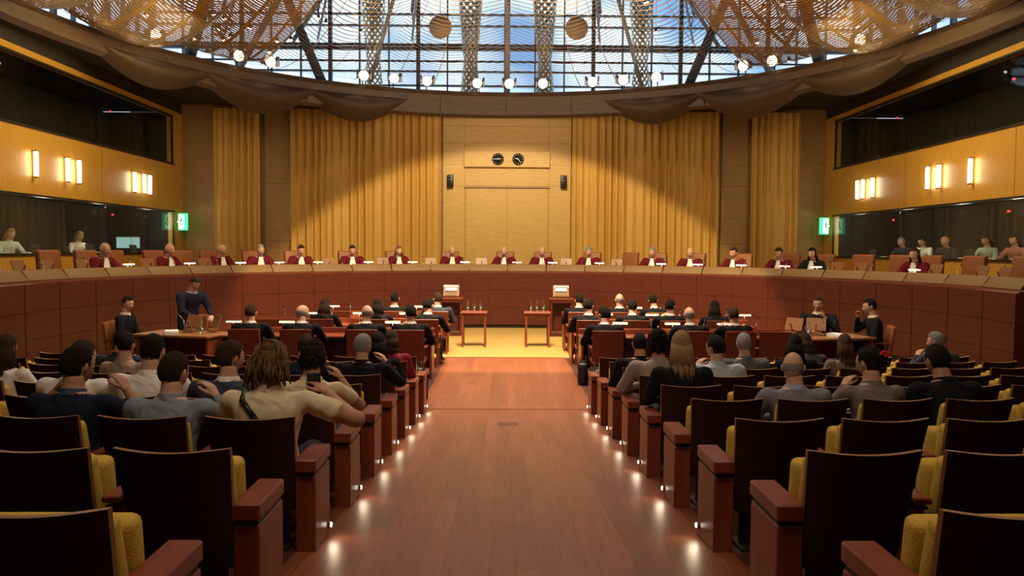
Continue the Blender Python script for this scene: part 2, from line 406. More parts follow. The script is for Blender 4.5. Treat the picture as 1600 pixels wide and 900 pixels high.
# ---------------------------------------------------------------- bench
BC=13.7; BR=8.5
def P(R,t,z): a=rad(t); return (R*math.sin(a),BC+R*math.cos(a),z)
T0,T1=-104,97.5
def sweep(b,prof,m,t0=T0,t1=T1,n=120,cap=True):
    k=len(prof)-1
    b.grid(lambda u,v:P(prof[round(v*k)][0],t0+(t1-t0)*u,prof[round(v*k)][1]),n,k,m,False)
    if cap:
        for t in (t0,t1): b.poly([P(r,t,z) for r,z in prof[:-1]],m)
b=MB()
sweep(b,[(8.5,.1),(8.5,1.6),(8.56,1.62),(9.05,1.62),(9.05,.1),(8.5,.1)],M_bench)
sweep(b,[(8.55,0),(8.55,.1),(9.0,.1),(9.0,0),(8.55,0)],M_dark)
sweep(b,[(8.8,1.64),(8.8,1.7),(9.12,1.7),(9.12,1.64),(8.8,1.64)],M_post)
for i in range(31):
    t=T0+(T1-T0)*i/30
    b.box(P(8.497,t,.86),(.008,.008,1.48),M_shell,RZ(-rad(t)))
for z in (.6,1.1): sweep(b,[(8.495,z),(8.495,z+.008),(8.5,z+.008),(8.5,z),(8.495,z)],M_shell,cap=False)
b.obj('judges_bench')
NS=27; DT=(T1-T0-1)/NS
b=MB()
b.box((0,0,0),(1.10,.035,.25),M_deskpad,RX(rad(-38)),.015,2)
b.box((0,-.0,-.12),(1.16,.2,.03),M_post,bev=.006)
mpad=b.mesh('desk_front_panel')
for i in range(NS):
    t=T0+.5+DT*(i+.5); place(mpad,'desk_front_panel',P(8.66,t,1.745),-rad(t))
b=MB()
def plat(u,v):
    t=-112+224*u; R=9.08+3.1*v; p=P(R,t,.97); return (max(-XW+.03,min(XW-.03,p[0])),min(YB-.03,p[1]),.97)
b.grid(plat,80,6,M_carpet,False)
b.grid(lambda u,v:P(9.08,-112+224*u,.97*v),80,1,M_bench,False)
b.obj('judges_platform')
# judge chair
b=MB()
b.box((0,0,.05),(.5,.5,.04),M_black,bev=.02); b.cyl((0,0,.05),(0,0,.4),.03,.03,M_metal)
b.box((0,0,.42),(.52,.5,.1),M_leather,bev=.03,seg=3)
b.box((0,-.29,.83),(.54,.09,.80),M_leather,RX(rad(5)),.035,3)
b.box((0,-.345,.83),(.56,.02,.82),M_post,RX(rad(5)),.008)
for s in (-1,1): b.box((s*.29,.0,.62),(.05,.36,.04),M_post,bev=.01); b.box((s*.29,-.1,.5),(.04,.05,.24),M_post)
mjc=b.mesh('judge_chair')
b=MB(); b.box((0,0,.16),(.34,.02,.24),M_edge,RX(rad(-20)),.006); b.box((0,.012,.16),(.30,.012,.2),M_screen,RX(rad(-20))); b.box((0,-.06,.02),(.2,.16,.02),M_edge); b.box((0,-.09,.1),(.02,.02,.2),M_edge,RX(rad(25)))
mmon=b.mesh('desk_monitor')
b=MB(); b.cyl((0,0,0),(0,0,.02),.04,.04,M_black); b.cyl((0,0,.02),(.0,.02,.22),.005,.005,M_metal,8); b.cyl((0,.02,.22),(0,.09,.32),.005,.005,M_metal,8); b.cyl((0,.085,.31),(0,.115,.345),.012,.012,M_black,8)
mmic=b.mesh('gooseneck_microphone')
b=MB(); b.cyl((0,0,0),(0,0,.012),.06,.06,M_brass); b.cyl((0,0,0),(0,0,.2),.007,.007,M_brass,8); b.box((0,.03,.215),(.28,.05,.02),M_brass,bev=.005); b.box((0,.03,.197),(.26,.055,.018),M_wlamp)
mlamp=b.mesh('reading_lamp')
b=MB()
for i in range(6): b.box((random.uniform(-.01,.01),random.uniform(-.01,.01),.006+i*.01),(.21,.297,.009),M_white,RZ(random.uniform(-.06,.06)))
mpap=b.mesh('paper_stack')
b=MB(); prof=[(0,.0),(.045,.0),(.05,.02),(.05,.12),(.03,.17),(.018,.2),(.018,.26),(.026,.28)]
b.grid(lambda u,v:(prof[round(v*7)][0]*math.sin(u*2*pi),prof[round(v*7)][0]*math.cos(u*2*pi),prof[round(v*7)][1]),20,7,M_cglass)
b.cyl((0,0,.004),(0,0,.1),.044,.044,M_cglass)
mcar=b.mesh('water_carafe')

# ---------------------------------------------------------------- auditorium chairs
def chairmesh(up):
    b=MB()
    def pt(u,v,off):
        x=(u-.5)*(.42+.075*v); y=-.14*v+.10*(2*abs(u-.5))**2*.45+off; z=.24+.57*v-.012*math.cos((u-.5)*pi)*v
        return (x,y,z)
    b.grid(lambda u,v:pt(u,v,-.012),12,8,M_shell); b.grid(lambda u,v:pt(u,v,.012),12,8,M_shell)
    b.grid(lambda u,v:pt(u,1,-.013+.026*v),12,1,M_edge,False); b.grid(lambda u,v:pt(u,0,-.012+.024*v),12,1,M_edge,False)
    for uu in (0,1): b.grid(lambda u,v:pt(uu,u,-.013+.026*v),8,1,M_edge,False)
    b.box((0,.045,.53),(.44,.09,.46),M_yel,RX(rad(13)),.035,3)
    if up: b.box((0,.15,.5),(.44,.1,.42),M_yel,RX(rad(6)),.035,3); b.box((0,.205,.5),(.4,.015,.38),M_post,RX(rad(6)),.005)
    else: b.box((0,.25,.34),(.44,.42,.1),M_yel,RX(rad(3)),.035,3); b.box((0,.25,.285),(.4,.38,.015),M_post,RX(rad(3)))
    b.box((0,.1,.16),(.3,.05,.36),M_dark); b.box((0,.1,.01),(.34,.2,.03),M_dark)
    b.box((.3,.13,.565),(.075,.34,.03),M_post,bev=.006); b.box((.3,.13,.53),(.055,.3,.012),M_dark); b.box((.3,.13,.26),(.045,.26,.54),M_post,bev=.004)
    return b.mesh('auditorium_chair')
mup=chairmesh(True); mdn=chairmesh(False)
b=MB(); b.box((0,.16,.225),(.115,.36,.45),M_post,bev=.006); b.box((0,.16,.462),(.1,.34,.03),M_dark); b.box((0,.16,.51),(.125,.38,.075),M_post,bev=.008)
b.box((0,-.0255,.45),(.09,.008,.006),M_dark)
mpost=b.mesh('row_end_post')
b=MB(); b.cyl((0,0,0),(.012,0,0),.02,.02,M_metal,12); b.cyl((.012,0,0),(.016,0,0),.014,.014,M_foot,12); mfl=b.mesh('footlight')
def seatpos(k,s,j):
    x=s*(1.47+.6*j); y=4.32+k+.018*(abs(x)-1.2)**2
    return x,y,s*math.atan(2*.018*(abs(x)-1.2))
OCC={}
# ---------------------------------------------------------------- people
def skinm(i): return plain('skin_%d'%i,[(.50,.27,.18),(.40,.20,.125),(.58,.34,.25),(.22,.11,.07)][i],.55,spec=.3)
def remesh(mb,vox,name,it=4):
    me=mb.mesh('t'); o=bpy.data.objects.new('t',me); COL.objects.link(o)
    r=o.modifiers.new('r','REMESH'); r.mode='VOXEL'; r.voxel_size=vox; r.use_smooth_shade=True
    sm=o.modifiers.new('s','SMOOTH'); sm.factor=.5; sm.iterations=it
    dg=bpy.context.evaluated_depsgraph_get(); dg.update()
    n=bpy.data.meshes.new_from_object(o.evaluated_get(dg)); n.name=name
    bpy.data.objects.remove(o); n.materials.clear()
    for p in n.polygons: p.use_smooth=True
    return n
DM=M_dark
def segd(p,a,b):
    ab=b-a; t=max(0,min(1,(p-a).dot(ab)/ab.length_squared)); return (p-(a+ab*t)).length
BODY={}
def body(pose,fem,sleeve):
    key=(pose,fem,sleeve)
    if key in BODY: return BODY[key]
    k=.88 if fem else 1.0; bulk=1.0
    hz=.46; lean=-.02; cv=.25
    A={'lap':[((.07,.05,-.26),(-.12,.22,-.03))]*2,
       'desk':[((.09,.13,-.22),(-.06,.24,.0))]*2,
       'robe':[((.10,.13,-.21),(-.07,.24,.03))]*2,
       'fold':[((.10,.10,-.24),(-.2,.14,.02)),((.10,.10,-.24),(-.2,.12,.05))],
       'read':[((.08,.12,-.24),(-.09,.22,.08))]*2,
       'face':[((.07,.05,-.26),(-.12,.22,-.03)),((.12,.17,-.17),(-.13,.02,.22))],
       'chin':[((.08,.17,-.2),(-.14,.05,.2)),((.09,.10,-.24),(-.2,.15,.02))],
       'both':[((.13,.17,-.16),(-.13,.03,.22))]*2,
       'phone':[((.10,.12,-.22),(-.10,.2,.05)),((.24,.04,-.12),(-.20,.13,.17))],
       'stand':[((.05,.10,-.25),(-.10,.2,-.12))]*2}[pose]
    if pose in('desk','robe'): lean=.12
    if pose=='read': lean=.1; cv=.5
    if pose in('face','both','phone','chin'): lean=0.02; cv=.32
    if pose=='stand': hz=.93; lean=.15; cv=.35
    if pose=='robe': bulk=1.12
    def S(s):
        p=V((0,0,hz)); n=20
        for i in range(n):
            a=lean+cv*(s*(i+.5)/n); p+=V((0,math.sin(a),math.cos(a)))*s/n
        return p
    b=MB()
    rings=[(-.1,.12,.09),(-.05,.165*(1.04 if fem else 1),.12),(.05,.165,.12),(.16,.148*(.92 if fem else 1),.108),(.28,.168*k,.118),(.37,.188*k,.118),(.43,.183*k,.1),(.465,.13*k,.085),(.49,.075,.07),(.52,.056,.058),(.60,.052,.055)]
    n=20; t=bmesh.new(); prev=None
    for s_,rx,ry in rings:
        c=S(s_); a=lean+cv*s_; F=V((0,math.cos(a),-math.sin(a)))
        if s_<.48: rx*=bulk; ry*=bulk
        r=[t.verts.new(c+V((1,0,0))*rx*math.copysign(abs(math.cos(q))**.85,math.cos(q))+F*ry*math.copysign(abs(math.sin(q))**.85,math.sin(q))) for q in [2*pi*i/n for i in range(n)]]
        if prev:
            for i in range(n): t.faces.new((prev[i],prev[(i+1)%n],r[(i+1)%n],r[i]))
        else: t.faces.new(r[::-1])
        prev=r
    t.faces.new(prev); b.merge(t,DM)
    bones=[]; hands=[]
    sh_=S(.425); 
    for side,ar in zip((-1,1),A):
        sh=sh_+V((side*.188*k,0,0)); e=V(ar[0]); w=V(ar[1])
        e=sh+V((e.x*side,e.y,e.z)).normalized()*.285*(.94 if fem else 1); wv=V((w.x*side,w.y,w.z)).normalized(); w=e+wv*.25
        r=(.070*bulk,.055*bulk,.052*bulk,.032) if sleeve!='short' else (.066,.056,.043,.028)
        if fem: r=[q*.86 for q in r]
        if pose=='robe': r=(.085,.078,.08,.07)
        b.capsule(S(.40)+V((side*.1,0,0)),sh,.075*k,r[0],DM); b.capsule(sh,e,r[0],r[1],DM); b.capsule(e,w,r[2],r[3],DM)
        if sleeve=='short':
            m1=sh.lerp(e,.2); m2=sh.lerp(e,.62); b.cyl(m1,m2,.07*k,.074*k,DM,14)
        hands.append((side,w,wv))
        m=sh.lerp(e,.62)
        if sleeve=='short': bones+= [(sh,m,0),(m,e,1),(e,w,1)]
        else: bones+=[(sh,e,0),(e,w,0)]
        if pose!='stand':
            h=V((side*.09,.03,hz-.02)); kn=V((side*.13,.45,.47)); an=V((side*.13,.43,.11)); to=V((side*.15,.58,.055))
        else:
            h=V((side*.09,.0,.9)); kn=V((side*.11,.03,.5)); an=V((side*.12,-.02,.10)); to=V((side*.14,.15,.05))
        b.capsule(h,kn,.088,.06,DM); b.capsule(kn,an,.058,.04,DM); b.capsule(an,to,.045,.035,DM)
        bones+=[(h,kn,2),(kn,an,2),(an,to,3)]
    bones+=[(S(0.02),S(.42),0),(S(-.08),S(-.02),2),(S(.53),S(.62),1)]
    me=remesh(b,.016,'body_'+pose,3)
    for i in range(4): me.materials.append(None)
    npt=S(.485); nd=(S(.6)-S(.485)).normalized()
    for p in me.polygons:
        c=p.center; best=min(bones,key=lambda q:segd(c,q[0],q[1])-(.11 if q==bones[-3] else .045))
        l=best[2]
        if l==0 and (c-npt).dot(nd)>0 and abs(c.x)<.09: l=1
        if l==1 and best is bones[-1] and (c-npt).dot(nd)<0: l=0
        p.material_index=l
    BODY[key]=(me,hands,S(.655)+V((0,.02,0)),lean+cv*.5,S(.49),V(nd),S(.36)); return BODY[key]
def hp(nx,ny,nz,g=1.0):
    x=.077*nx; y=.096*ny; z=.118*nz
    if nz<0: x*=1-.33*(-nz)**1.6; 
    if nz<0 and ny<0: y*=1-.38*(-nz)**1.3
    if nz<0 and ny>0: y*=1+.02*(-nz)
    x*=g;y*=g;z*=g
    if ny<0: y-=.008
    return x,y,z
def headmesh():
    b=MB(); sk=skinm(0); t=bmesh.new(); bmesh.ops.create_uvsphere(t,u_segments=40,v_segments=30,radius=1)
    for v in t.verts:
        nx,ny,nz=v.co; x,y,z=hp(nx,ny,nz)
        if ny>0:
            for ex in (-.032,.032): y-=.010*math.exp(-((x-ex)**2/.00028+(z-.004)**2/.00018))
            y+=.006*math.exp(-(z-.028)**2/.00012-(x/.05)**2)
            w=.010+.006*max(0,min(1,(.01-z)/.045))
            y+=.024*math.exp(-(x/w)**2-((z+.030)/.018)**2)+.010*math.exp(-(x/.009)**2-((z+.008)/.02)**2)
            y+=.006*math.exp(-(x/.025)**2-((z+.062)/.012)**2)+.008*math.exp(-(x/.022)**2-((z+.098)/.015)**2)
        v.co=(x,y,z)
    b.merge(t,sk,True)
    for s in (-1,1):
        b.sph((s*.078,-.008,-.005),(.008,.018,.030),sk,rot=RZ(s*.3)); b.sph((s*.084,-.01,0),(.006,.012,.022),sk,rot=RZ(s*.4))
        b.sph((s*.031,.076,.004),(.0125,.0115,.0095),M_white,u=12,v=8); b.sph((s*.031,.0865,.004),(.005,.003,.005),M_black,u=10,v=6)
        b.box((s*.032,.089,.025),(.03,.008,.005),plain('eyebrow',(.05,.03,.02),.9),RY(s*.12),.002)
    lp=plain('lips',(.42,.13,.11),.5)
    b.sph((0,.090,-.058),(.024,.008,.0045),lp); b.sph((0,.089,-.066),(.020,.008,.005),lp)
    return b.mesh('head')
HEAD=headmesh()
HM={}
def hairmesh(style):
    if style in HM: return HM[style]
    b=MB(); r=random.Random(3); dm=M_dark
    g={'short':1.08,'long':1.11,'curly':1.2,'bun':1.08,'bald':1.035,'dread':1.12,'crop':1.05,'bob':1.12}[style]
    t=bmesh.new(); bmesh.ops.create_uvsphere(t,u_segments=64,v_segments=46,radius=1)
    rm=[]
    for v in t.verts:
        nx,ny,nz=v.co; 
        jit=.06*noise.noise(V((nx,ny,nz))*9)
        if style=='bald': keep=(-.45+jit<nz<.18+jit and ny<.15)
        else:
            keep = nz>.52+jit or (ny<.30+jit and nz>(-.5+jit if ny<-.25 else (-.02 if style in('short','crop','bun') else -.6)))
        amp=.10 if style=='curly' else .03
        nn=noise.noise(V((nx,ny,nz))*(6 if style=='curly' else 5)+V((5,2,1)))+.6*noise.noise(V((nx*16,ny*16,nz*4)))
        x,y,z=hp(nx,ny,nz,g+amp*nn)
        z+=.006
        v.co=(x,y,z)
        if not keep: rm.append(v)
    bmesh.ops.delete(t,geom=rm,context='VERTS'); b.merge(t,dm,True)
    if style in('long','bob'):
        base=.24 if style=='long' else .13
        for i in range(110):
            a=pi*(.95+1.1*i/109.0) ; x=.082*math.cos(a); y=.1*math.sin(a)-.005 
            ln=base+.07*r.random(); w=r.uniform(-.02,.02); dy=r.uniform(-.014,.010)
            p=V((x*.95,y*.95,.03)); q=V((x*1.12+w,y*1.1-.015+dy,-.6*ln)); e=V((x*1.0+w*1.6,y*1.0-.02+dy,-ln))
            b.capsule(p,q,.009,.009,dm,7); b.capsule(q,e,.009,.003,dm,7)
    if style=='dread':
        for i in range(100):
            a=r.uniform(0,2*pi); y0=-abs(r.uniform(.0,.09)); x0=.078*math.cos(a); p=V((x0,y0+.03*r.random(),.05+.05*r.random()))
            q=V((x0*1.2+r.uniform(-.02,.02),y0-.02-.03*r.random(),-.01+r.uniform(-.03,.03))); e=q+V((x0*.1+r.uniform(-.02,.02),r.uniform(-.02,.01),-.06-.06*r.random()))
            b.capsule(p,q,.0085,.0075,dm,7); b.capsule(q,e,.0075,.005,dm,7)
        b.sph((0,-.07,.085),(.04,.04,.035),dm)
        for i in range(30):
            a=i*2*pi/30; c=V((0,-.07,.08)); b.capsule(c+V((.02*math.cos(a),0,.02*math.sin(a))),c+V((.047*math.cos(a),-.02,.05*math.sin(a))),.007,.005,dm,7)
    if style=='bun':
        for i in range(14):
            a=i*2*pi/14; b.sph((.025*math.cos(a),-.125,.035+.025*math.sin(a)),(.026,.026,.026),dm,u=10,v=8)
        b.sph((0,-.12,.035),(.04,.035,.04),dm)
    if style=='curly':
        for i in range(320):
            q=V((r.gauss(0,1),r.gauss(0,1)-.5,r.gauss(0,1)+.35)).normalized()
            if q.y>.35 and q.z<.5: continue
            if q.z<-.55: continue
            x,y,z=hp(q.x,q.y,q.z,1.16+.1*r.random()); b.sph((x,y,z),(.013,.013,.011),dm,u=8,v=6)
    me=b.mesh('hair_'+style); HM[style]=me; return me
def hairmat(c): 
    return plain('hair',c,.7,bump=.9,bscale=160,spec=.12)
def handmesh():
    b=MB()
    for i,(x,l) in enumerate(((-.03,.068),(-.010,.08),(.011,.075),(.03,.058))):
        p=V((x*.6,.01,0)); q=V((x,.085-.006*abs(i-1),.004)); b.capsule(p,q,.014,.0115,DM,10)
        d1=V((x*.15,1,-.35)).normalized(); m1=q+d1*l*.5; d2=V((0,.75,-.75)).normalized(); m2=m1+d2*l*.32; d3=V((0,.35,-.95)).normalized(); m3=m2+d3*l*.24
        b.capsule(q,m1,.0098,.0088,DM,10); b.capsule(m1,m2,.0088,.008,DM,10); b.capsule(m2,m3,.008,.0068,DM,10)
    p=V((-.018,.025,-.004)); q=V((-.045,.058,-.016)); e=V((-.052,.088,-.026)); f=V((-.048,.108,-.034))
    b.capsule(p,q,.015,.012,DM,10); b.capsule(q,e,.0115,.010,DM,10); b.capsule(e,f,.010,.008,DM,10)
    b.capsule(V((0,-.03,0)),V((0,.015,0)),.024,.024,DM,10)
    me=remesh(b,.0045,'hand',2); me.materials.append(None); return me
HAND=handmesh()
def setm(o,ms):
    for i,m in enumerate(ms):
        o.material_slots[i].link='OBJECT'; o.material_slots[i].material=m
def cloth(c):
    k=('clothm',tuple(c))
    if k in MC: return MC[k]
    m,nt,b=newmat('cloth'); b.inputs['Roughness'].default_value=.88; b.inputs['Specular IOR Level'].default_value=.12
    tc=nt.nodes.new('ShaderNodeTexCoord')
    n=nt.nodes.new('ShaderNodeTexNoise'); n.inputs['Scale'].default_value=90
    mx=nt.nodes.new('ShaderNodeMix'); mx.data_type='RGBA'; mx.inputs['A'].default_value=(*[x*.85 for x in c],1); mx.inputs['B'].default_value=(*[min(1,x*1.12) for x in c],1)
    nt.links.new(tc.outputs['Object'],n.inputs['Vector']); nt.links.new(n.outputs['Fac'],mx.inputs['Factor']); nt.links.new(mx.outputs['Result'],b.inputs['Base Color'])
    mp=nt.nodes.new('ShaderNodeMapping'); mp.inputs['Scale'].default_value=(1.8,1.8,.8); mp.inputs['Rotation'].default_value=(.3,.5,0)
    n2=nt.nodes.new('ShaderNodeTexNoise'); n2.inputs['Scale'].default_value=4.5; n2.inputs['Detail'].default_value=1; n2.inputs['Distortion'].default_value=1.4
    bp=nt.nodes.new('ShaderNodeBump'); bp.inputs['Strength'].default_value=.7; bp.inputs['Distance'].default_value=.04
    nt.links.new(tc.outputs['Object'],mp.inputs['Vector']); nt.links.new(mp.outputs['Vector'],n2.inputs['Vector']); nt.links.new(n2.outputs['Fac'],bp.inputs['Height']); nt.links.new(bp.outputs['Normal'],b.inputs['Normal'])
    MC[k]=m; return m
def person(name,loc,rz,pose='lap',fem=False,top=(.02,.02,.03),hair='short',hc=(.03,.018,.01),sleeve='long',sk=0,collar=None,trs=(.03,.03,.04),sc=1,hy=0,hx=-.1,bib=False,extra=None,wide=1.0,tall=1.0,hs=1.0):
    E=empty(name,loc,rz); E.scale=(sc*wide,sc,sc*tall)
    me,hands,hc_,la,npt,nd,ch=body(pose,fem,sleeve)
    o=place(me,'body',parent=E); setm(o,[cloth(top),skinm(sk),cloth(trs),M_black])
    hh=hs*(.95 if fem else 1.0)
    HMx=Matrix.Translation(hc_)@Matrix.Diagonal((hh/wide,hh,hh/tall,1))@RZ(hy)@RX(-la*.4+hx)
    h=place(HEAD,'head',parent=E,M=HMx); h.material_slots[0].link='OBJECT'; h.material_slots[0].material=skinm(sk)
    hm=hairmesh(hair); o=place(hm,'hair',parent=E,M=HMx)
    setm(o,[hairmat(hc)]*len(o.material_slots))
    for side,w,wv in hands:
        Y=wv; Z=V((0,0,1))-Y*Y.z
        if Z.length<.5: Z=V((0,-1,0))-Y*-Y.y
        Z.normalize(); X=Y.cross(Z)
        M=Matrix((( X.x,Y.x,Z.x,w.x),(X.y,Y.y,Z.y,w.y),(X.z,Y.z,Z.z,w.z),(0,0,0,1)))@Matrix.Diagonal((1 if side>0 else -1,1,1,1))
        o=place(HAND,'hand',parent=E,M=M@Matrix.Scale(.9 if fem else 1,4)); setm(o,[skinm(sk)])
    cc=collar or top
    b=MB(); Mx=Matrix.Translation(npt)@nd.to_track_quat('Z','Y').to_matrix().to_4x4()
    b.grid(lambda u,v:((.066+.012*(1-v))*math.sin(u*2*pi),(.068+.012*(1-v))*math.cos(u*2*pi),-.012+.04*v),20,3,cloth(cc),M=Mx)
    b.obj('collar',parent=E)
    if bib:
        b=MB(); b.grid(lambda u,v:((u-.5)*(.075+.08*v),ch.y+.15-.03*(1-v)+.01*math.sin(u*18),npt.z-.0-.22*v),14,6,M_white); b.obj('bib',parent=E)
    if extra: extra(E,hands,hc_,npt,ch)
    return E

NAVY=(.012,.014,.028);CREAM=(.62,.51,.34);LINEN=(.19,.22,.28);WHITE=(.76,.70,.66);GREY=(.045,.05,.07);SGREY=(.19,.18,.22);BLK=(.010,.010,.012)
DK=(.012,.007,.005);BR=(.045,.022,.011);GY=(.26,.25,.24);BL=(.34,.20,.09)
def ex_phone(E,hands,hc,npt,ch):
    b=MB(); w=hands[1][1]+hands[1][2]*.09; b.box((w.x-.02,w.y,w.z+.0),(.075,.012,.15),M_black,RX(.2),.006); b.obj('phone',parent=E)
    b=MB(); y=ch.y
    pts=[V((-.13,y+.02,npt.z-.01)),V((-.11,y-.085,npt.z-.05)),V((-.04,y-.125,npt.z-.14)),V((.05,y-.135,npt.z-.26)),V((.13,y-.115,npt.z-.38))]
    for p,q in zip(pts,pts[1:]): b.capsule(p,q,.016,.016,M_black,8)
    b.obj('bag_strap',parent=E)
def ex_flower(E,hands,hc,npt,ch):
    b=MB(); m=plain('red_flower',(.6,.02,.03),.6)
    for i in range(8):
        a=i*pi/4; b.sph((hc.x+.05+.018*math.cos(a),hc.y-.115,hc.z+.09+.018*math.sin(a)),(.016,.009,.016),m,u=8,v=6)
    b.obj('hair_flower',parent=E)
def papers(E,hands,hc,npt,ch):
    b=MB(); m=(hands[0][1]+hands[1][1])/2; b.box((0,m.y+.1,m.z+.02),(.30,.22,.004),M_white,RX(.5)); b.obj('papers',parent=E)
audience=[
 (0,-1,0,dict(name='man_with_dreadlocks',pose='phone',top=CREAM,hair='dread',hc=(.17,.09,.04),sleeve='short',sk=1,extra=ex_phone,sc=1.03)),
 (0,-1,1,dict(name='man_in_linen_shirt',pose='face',top=LINEN,hair='short',hc=(.028,.015,.009),sk=0,hy=-.2,sc=.97)),
 (0,-1,2,dict(name='man_in_navy_polo',pose='both',top=NAVY,hair='short',hc=DK,sleeve='short',sk=1,hy=-.3,collar=(.05,.06,.1))),
 (1,-1,0,dict(name='woman_with_curly_hair',pose='face',fem=True,top=CREAM,hair='curly',hc=(.028,.014,.008),sleeve='short',sk=1,sc=1.0)),
 (1,-1,1,dict(name='man_in_grey_suit',top=GREY,hair='short',hc=BR,collar=WHITE,hy=-.6,pose='fold')),
 (1,-1,2,dict(name='man_in_white_shirt',top=WHITE,hair='crop',hc=DK,pose='chin',collar=WHITE,sc=1.04)),
 (1,-1,3,dict(name='man_in_white_shirt',top=WHITE,hair='short',hc=BR,pose='read',hy=-.3,extra=papers)),
 (2,-1,5,dict(name='woman_in_white_blouse',top=WHITE,fem=True,hair='long',hc=BR,pose='fold')),
 (3,-1,0,dict(name='grey_haired_man',top=BLK,hair='short',hc=GY,pose='face',hy=-.3)),
 (3,-1,1,dict(name='man_with_brown_hair',top=NAVY,hair='short',hc=BR,pose='read')),
 (4,-1,0,dict(name='woman_with_dark_hair',top=BLK,fem=True,hair='long',hc=DK)),
 (5,-1,0,dict(name='woman_in_red_top',top=(.22,.02,.035),fem=True,hair='bob',hc=BR,hy=-.2)),
 (3,-1,4,dict(name='woman_in_beige_top',top=(.35,.26,.2),fem=True,hair='short',hc=DK)),
 (4,-1,5,dict(name='man_with_dark_hair',top=GREY,hair='short',hc=DK,pose='chin')),
 (3,1,0,dict(name='man_in_mauve_shirt',top=(.32,.25,.23),hair='curly',hc=DK,sk=1,sc=1.04,pose='fold')),
 (4,1,0,dict(name='man_in_dark_suit',top=BLK,hair='short',hc=DK)),
 (2,1,0,dict(name='woman_with_blond_hair',top=BLK,fem=True,hair='long',hc=BL,sc=1.06,pose='lap')),
 (3,1,1,dict(name='man_in_blue_shirt',top=(.42,.48,.56),hair='short',hc=DK,hy=.5,pose='chin')),
 (4,1,2,dict(name='grey_haired_man',top=(.10,.11,.13),hair='short',hc=GY,pose='lap')),
 (1,1,1,dict(name='bald_man_in_grey_suit',top=SGREY,hair='bald',hc=GY,hy=-.3,pose='fold',collar=(.3,.33,.5),sc=.95,hx=-.2)),
 (1,1,2,dict(name='woman_with_hair_bun',top=(.18,.14,.13),fem=True,hair='bun',hc=DK,hy=.4,pose='chin',extra=ex_flower,sc=.98)),
 (1,1,3,dict(name='man_in_black_shirt',top=BLK,hair='short',hc=DK,pose='read',sk=1)),
 (4,1,3,dict(name='woman_with_dark_hair',top=BLK,fem=True,hair='long',hc=DK,hy=-.3)),
 (5,1,4,dict(name='woman_with_brown_hair',top=GREY,fem=True,hair='bob',hc=BR,pose='read')),
 (4,1,4,dict(name='woman_in_taupe_top',top=(.20,.15,.12),fem=True,hair='long',hc=(.08,.04,.022),hy=-.2)),
 (5,1,7,dict(name='grey_haired_man',top=GREY,hair='short',hc=GY,hy=.6,pose='chin')),
]
for k,s,j,d in audience: OCC[(k,s,j)]=d
for k in range(-3,7):
    for s in (-1,1):
        yp=4.32+k
        place(mpost,'row_end_post',(s*1.19,yp,zf(yp+.16)),0)
        if k>=-2:
            place(mfl,'footlight',(s*1.13,yp+.30,zf(yp+.3)+.07),pi if s>0 else 0)
        for j in range(10):
            x,y,rz=seatpos(k,s,j); 
            if abs(x)>6.3: continue
            occ=(k,s,j) in OCC
            c=place(mdn if occ else mup,'auditorium_chair',(x,y,zf(y+.15)),rz)
            if s<0: c.scale=(-1,1,1)
            if occ:
                d=dict(OCC[(k,s,j)]); n=d.pop('name')
                off=.20; px=x-math.sin(rz)*off; py=y+math.cos(rz)*off
                person(n,(px,py,zf(y+.3)),rz,wide=1.12,tall=.93,hs=1.0,**d)
# ---------------------------------------------------------------- judges
ROBE=(.11,.008,.014)
jl=[(-70.3,'bald',GY),(-59.8,'bald',GY),(-50.9,'bald',GY),(-44,'short',GY),(-37,'short',BR),(-27.8,'short',BR),(-19.6,'long',(.2,.1,.05)),(-9.8,'bald',GY),(0,'bald',GY),(6.7,'bald',GY),(15.5,'short',GY),(27,'short',GY),(33.7,'bald',GY),(41.6,'short',BR),(49.4,'short',BR),(55,'long',DK),(72,'long',BR)]
for t,h,c in jl:
    fem=h=='long'
    person('judge',P(9.42,t,1.01),pi-rad(t)+random.uniform(-.25,.25)*1,pose='robe',fem=fem,top=ROBE if t!=55 else BLK,hair=h,hc=c,bib=True,trs=ROBE,sk=0 if not fem else 2,hx=-.25*random.random(),wide=1.2,tall=1.10,hs=1.2)
    place(mlamp,'reading_lamp',P(9.0,t+2.2,1.7),pi-rad(t))
    place(mpap,'paper_stack',P(8.95,t-1.0,1.7),-rad(t))
for t,h,c in jl: place(mjc,'judge_chair',P(9.5,t,.97),pi-rad(t))
for t in (-74.5,-86,-55,-65,21.3,60.5,66.5,77,85): place(mjc,'judge_chair',P(9.75,t,.97),pi-rad(t)+random.uniform(-.4,.4))
for t in (-87,-82,-76,-65,-55,-33,-23,-14,-4.5,11.5,21,61,65,78,86,90): place(mmon,'desk_monitor',P(8.95,t,1.75),-rad(t))
for i in range(26): t=-98+7.5*i; place(mmic,'gooseneck_microphone',P(8.9,t,1.7),-rad(t))
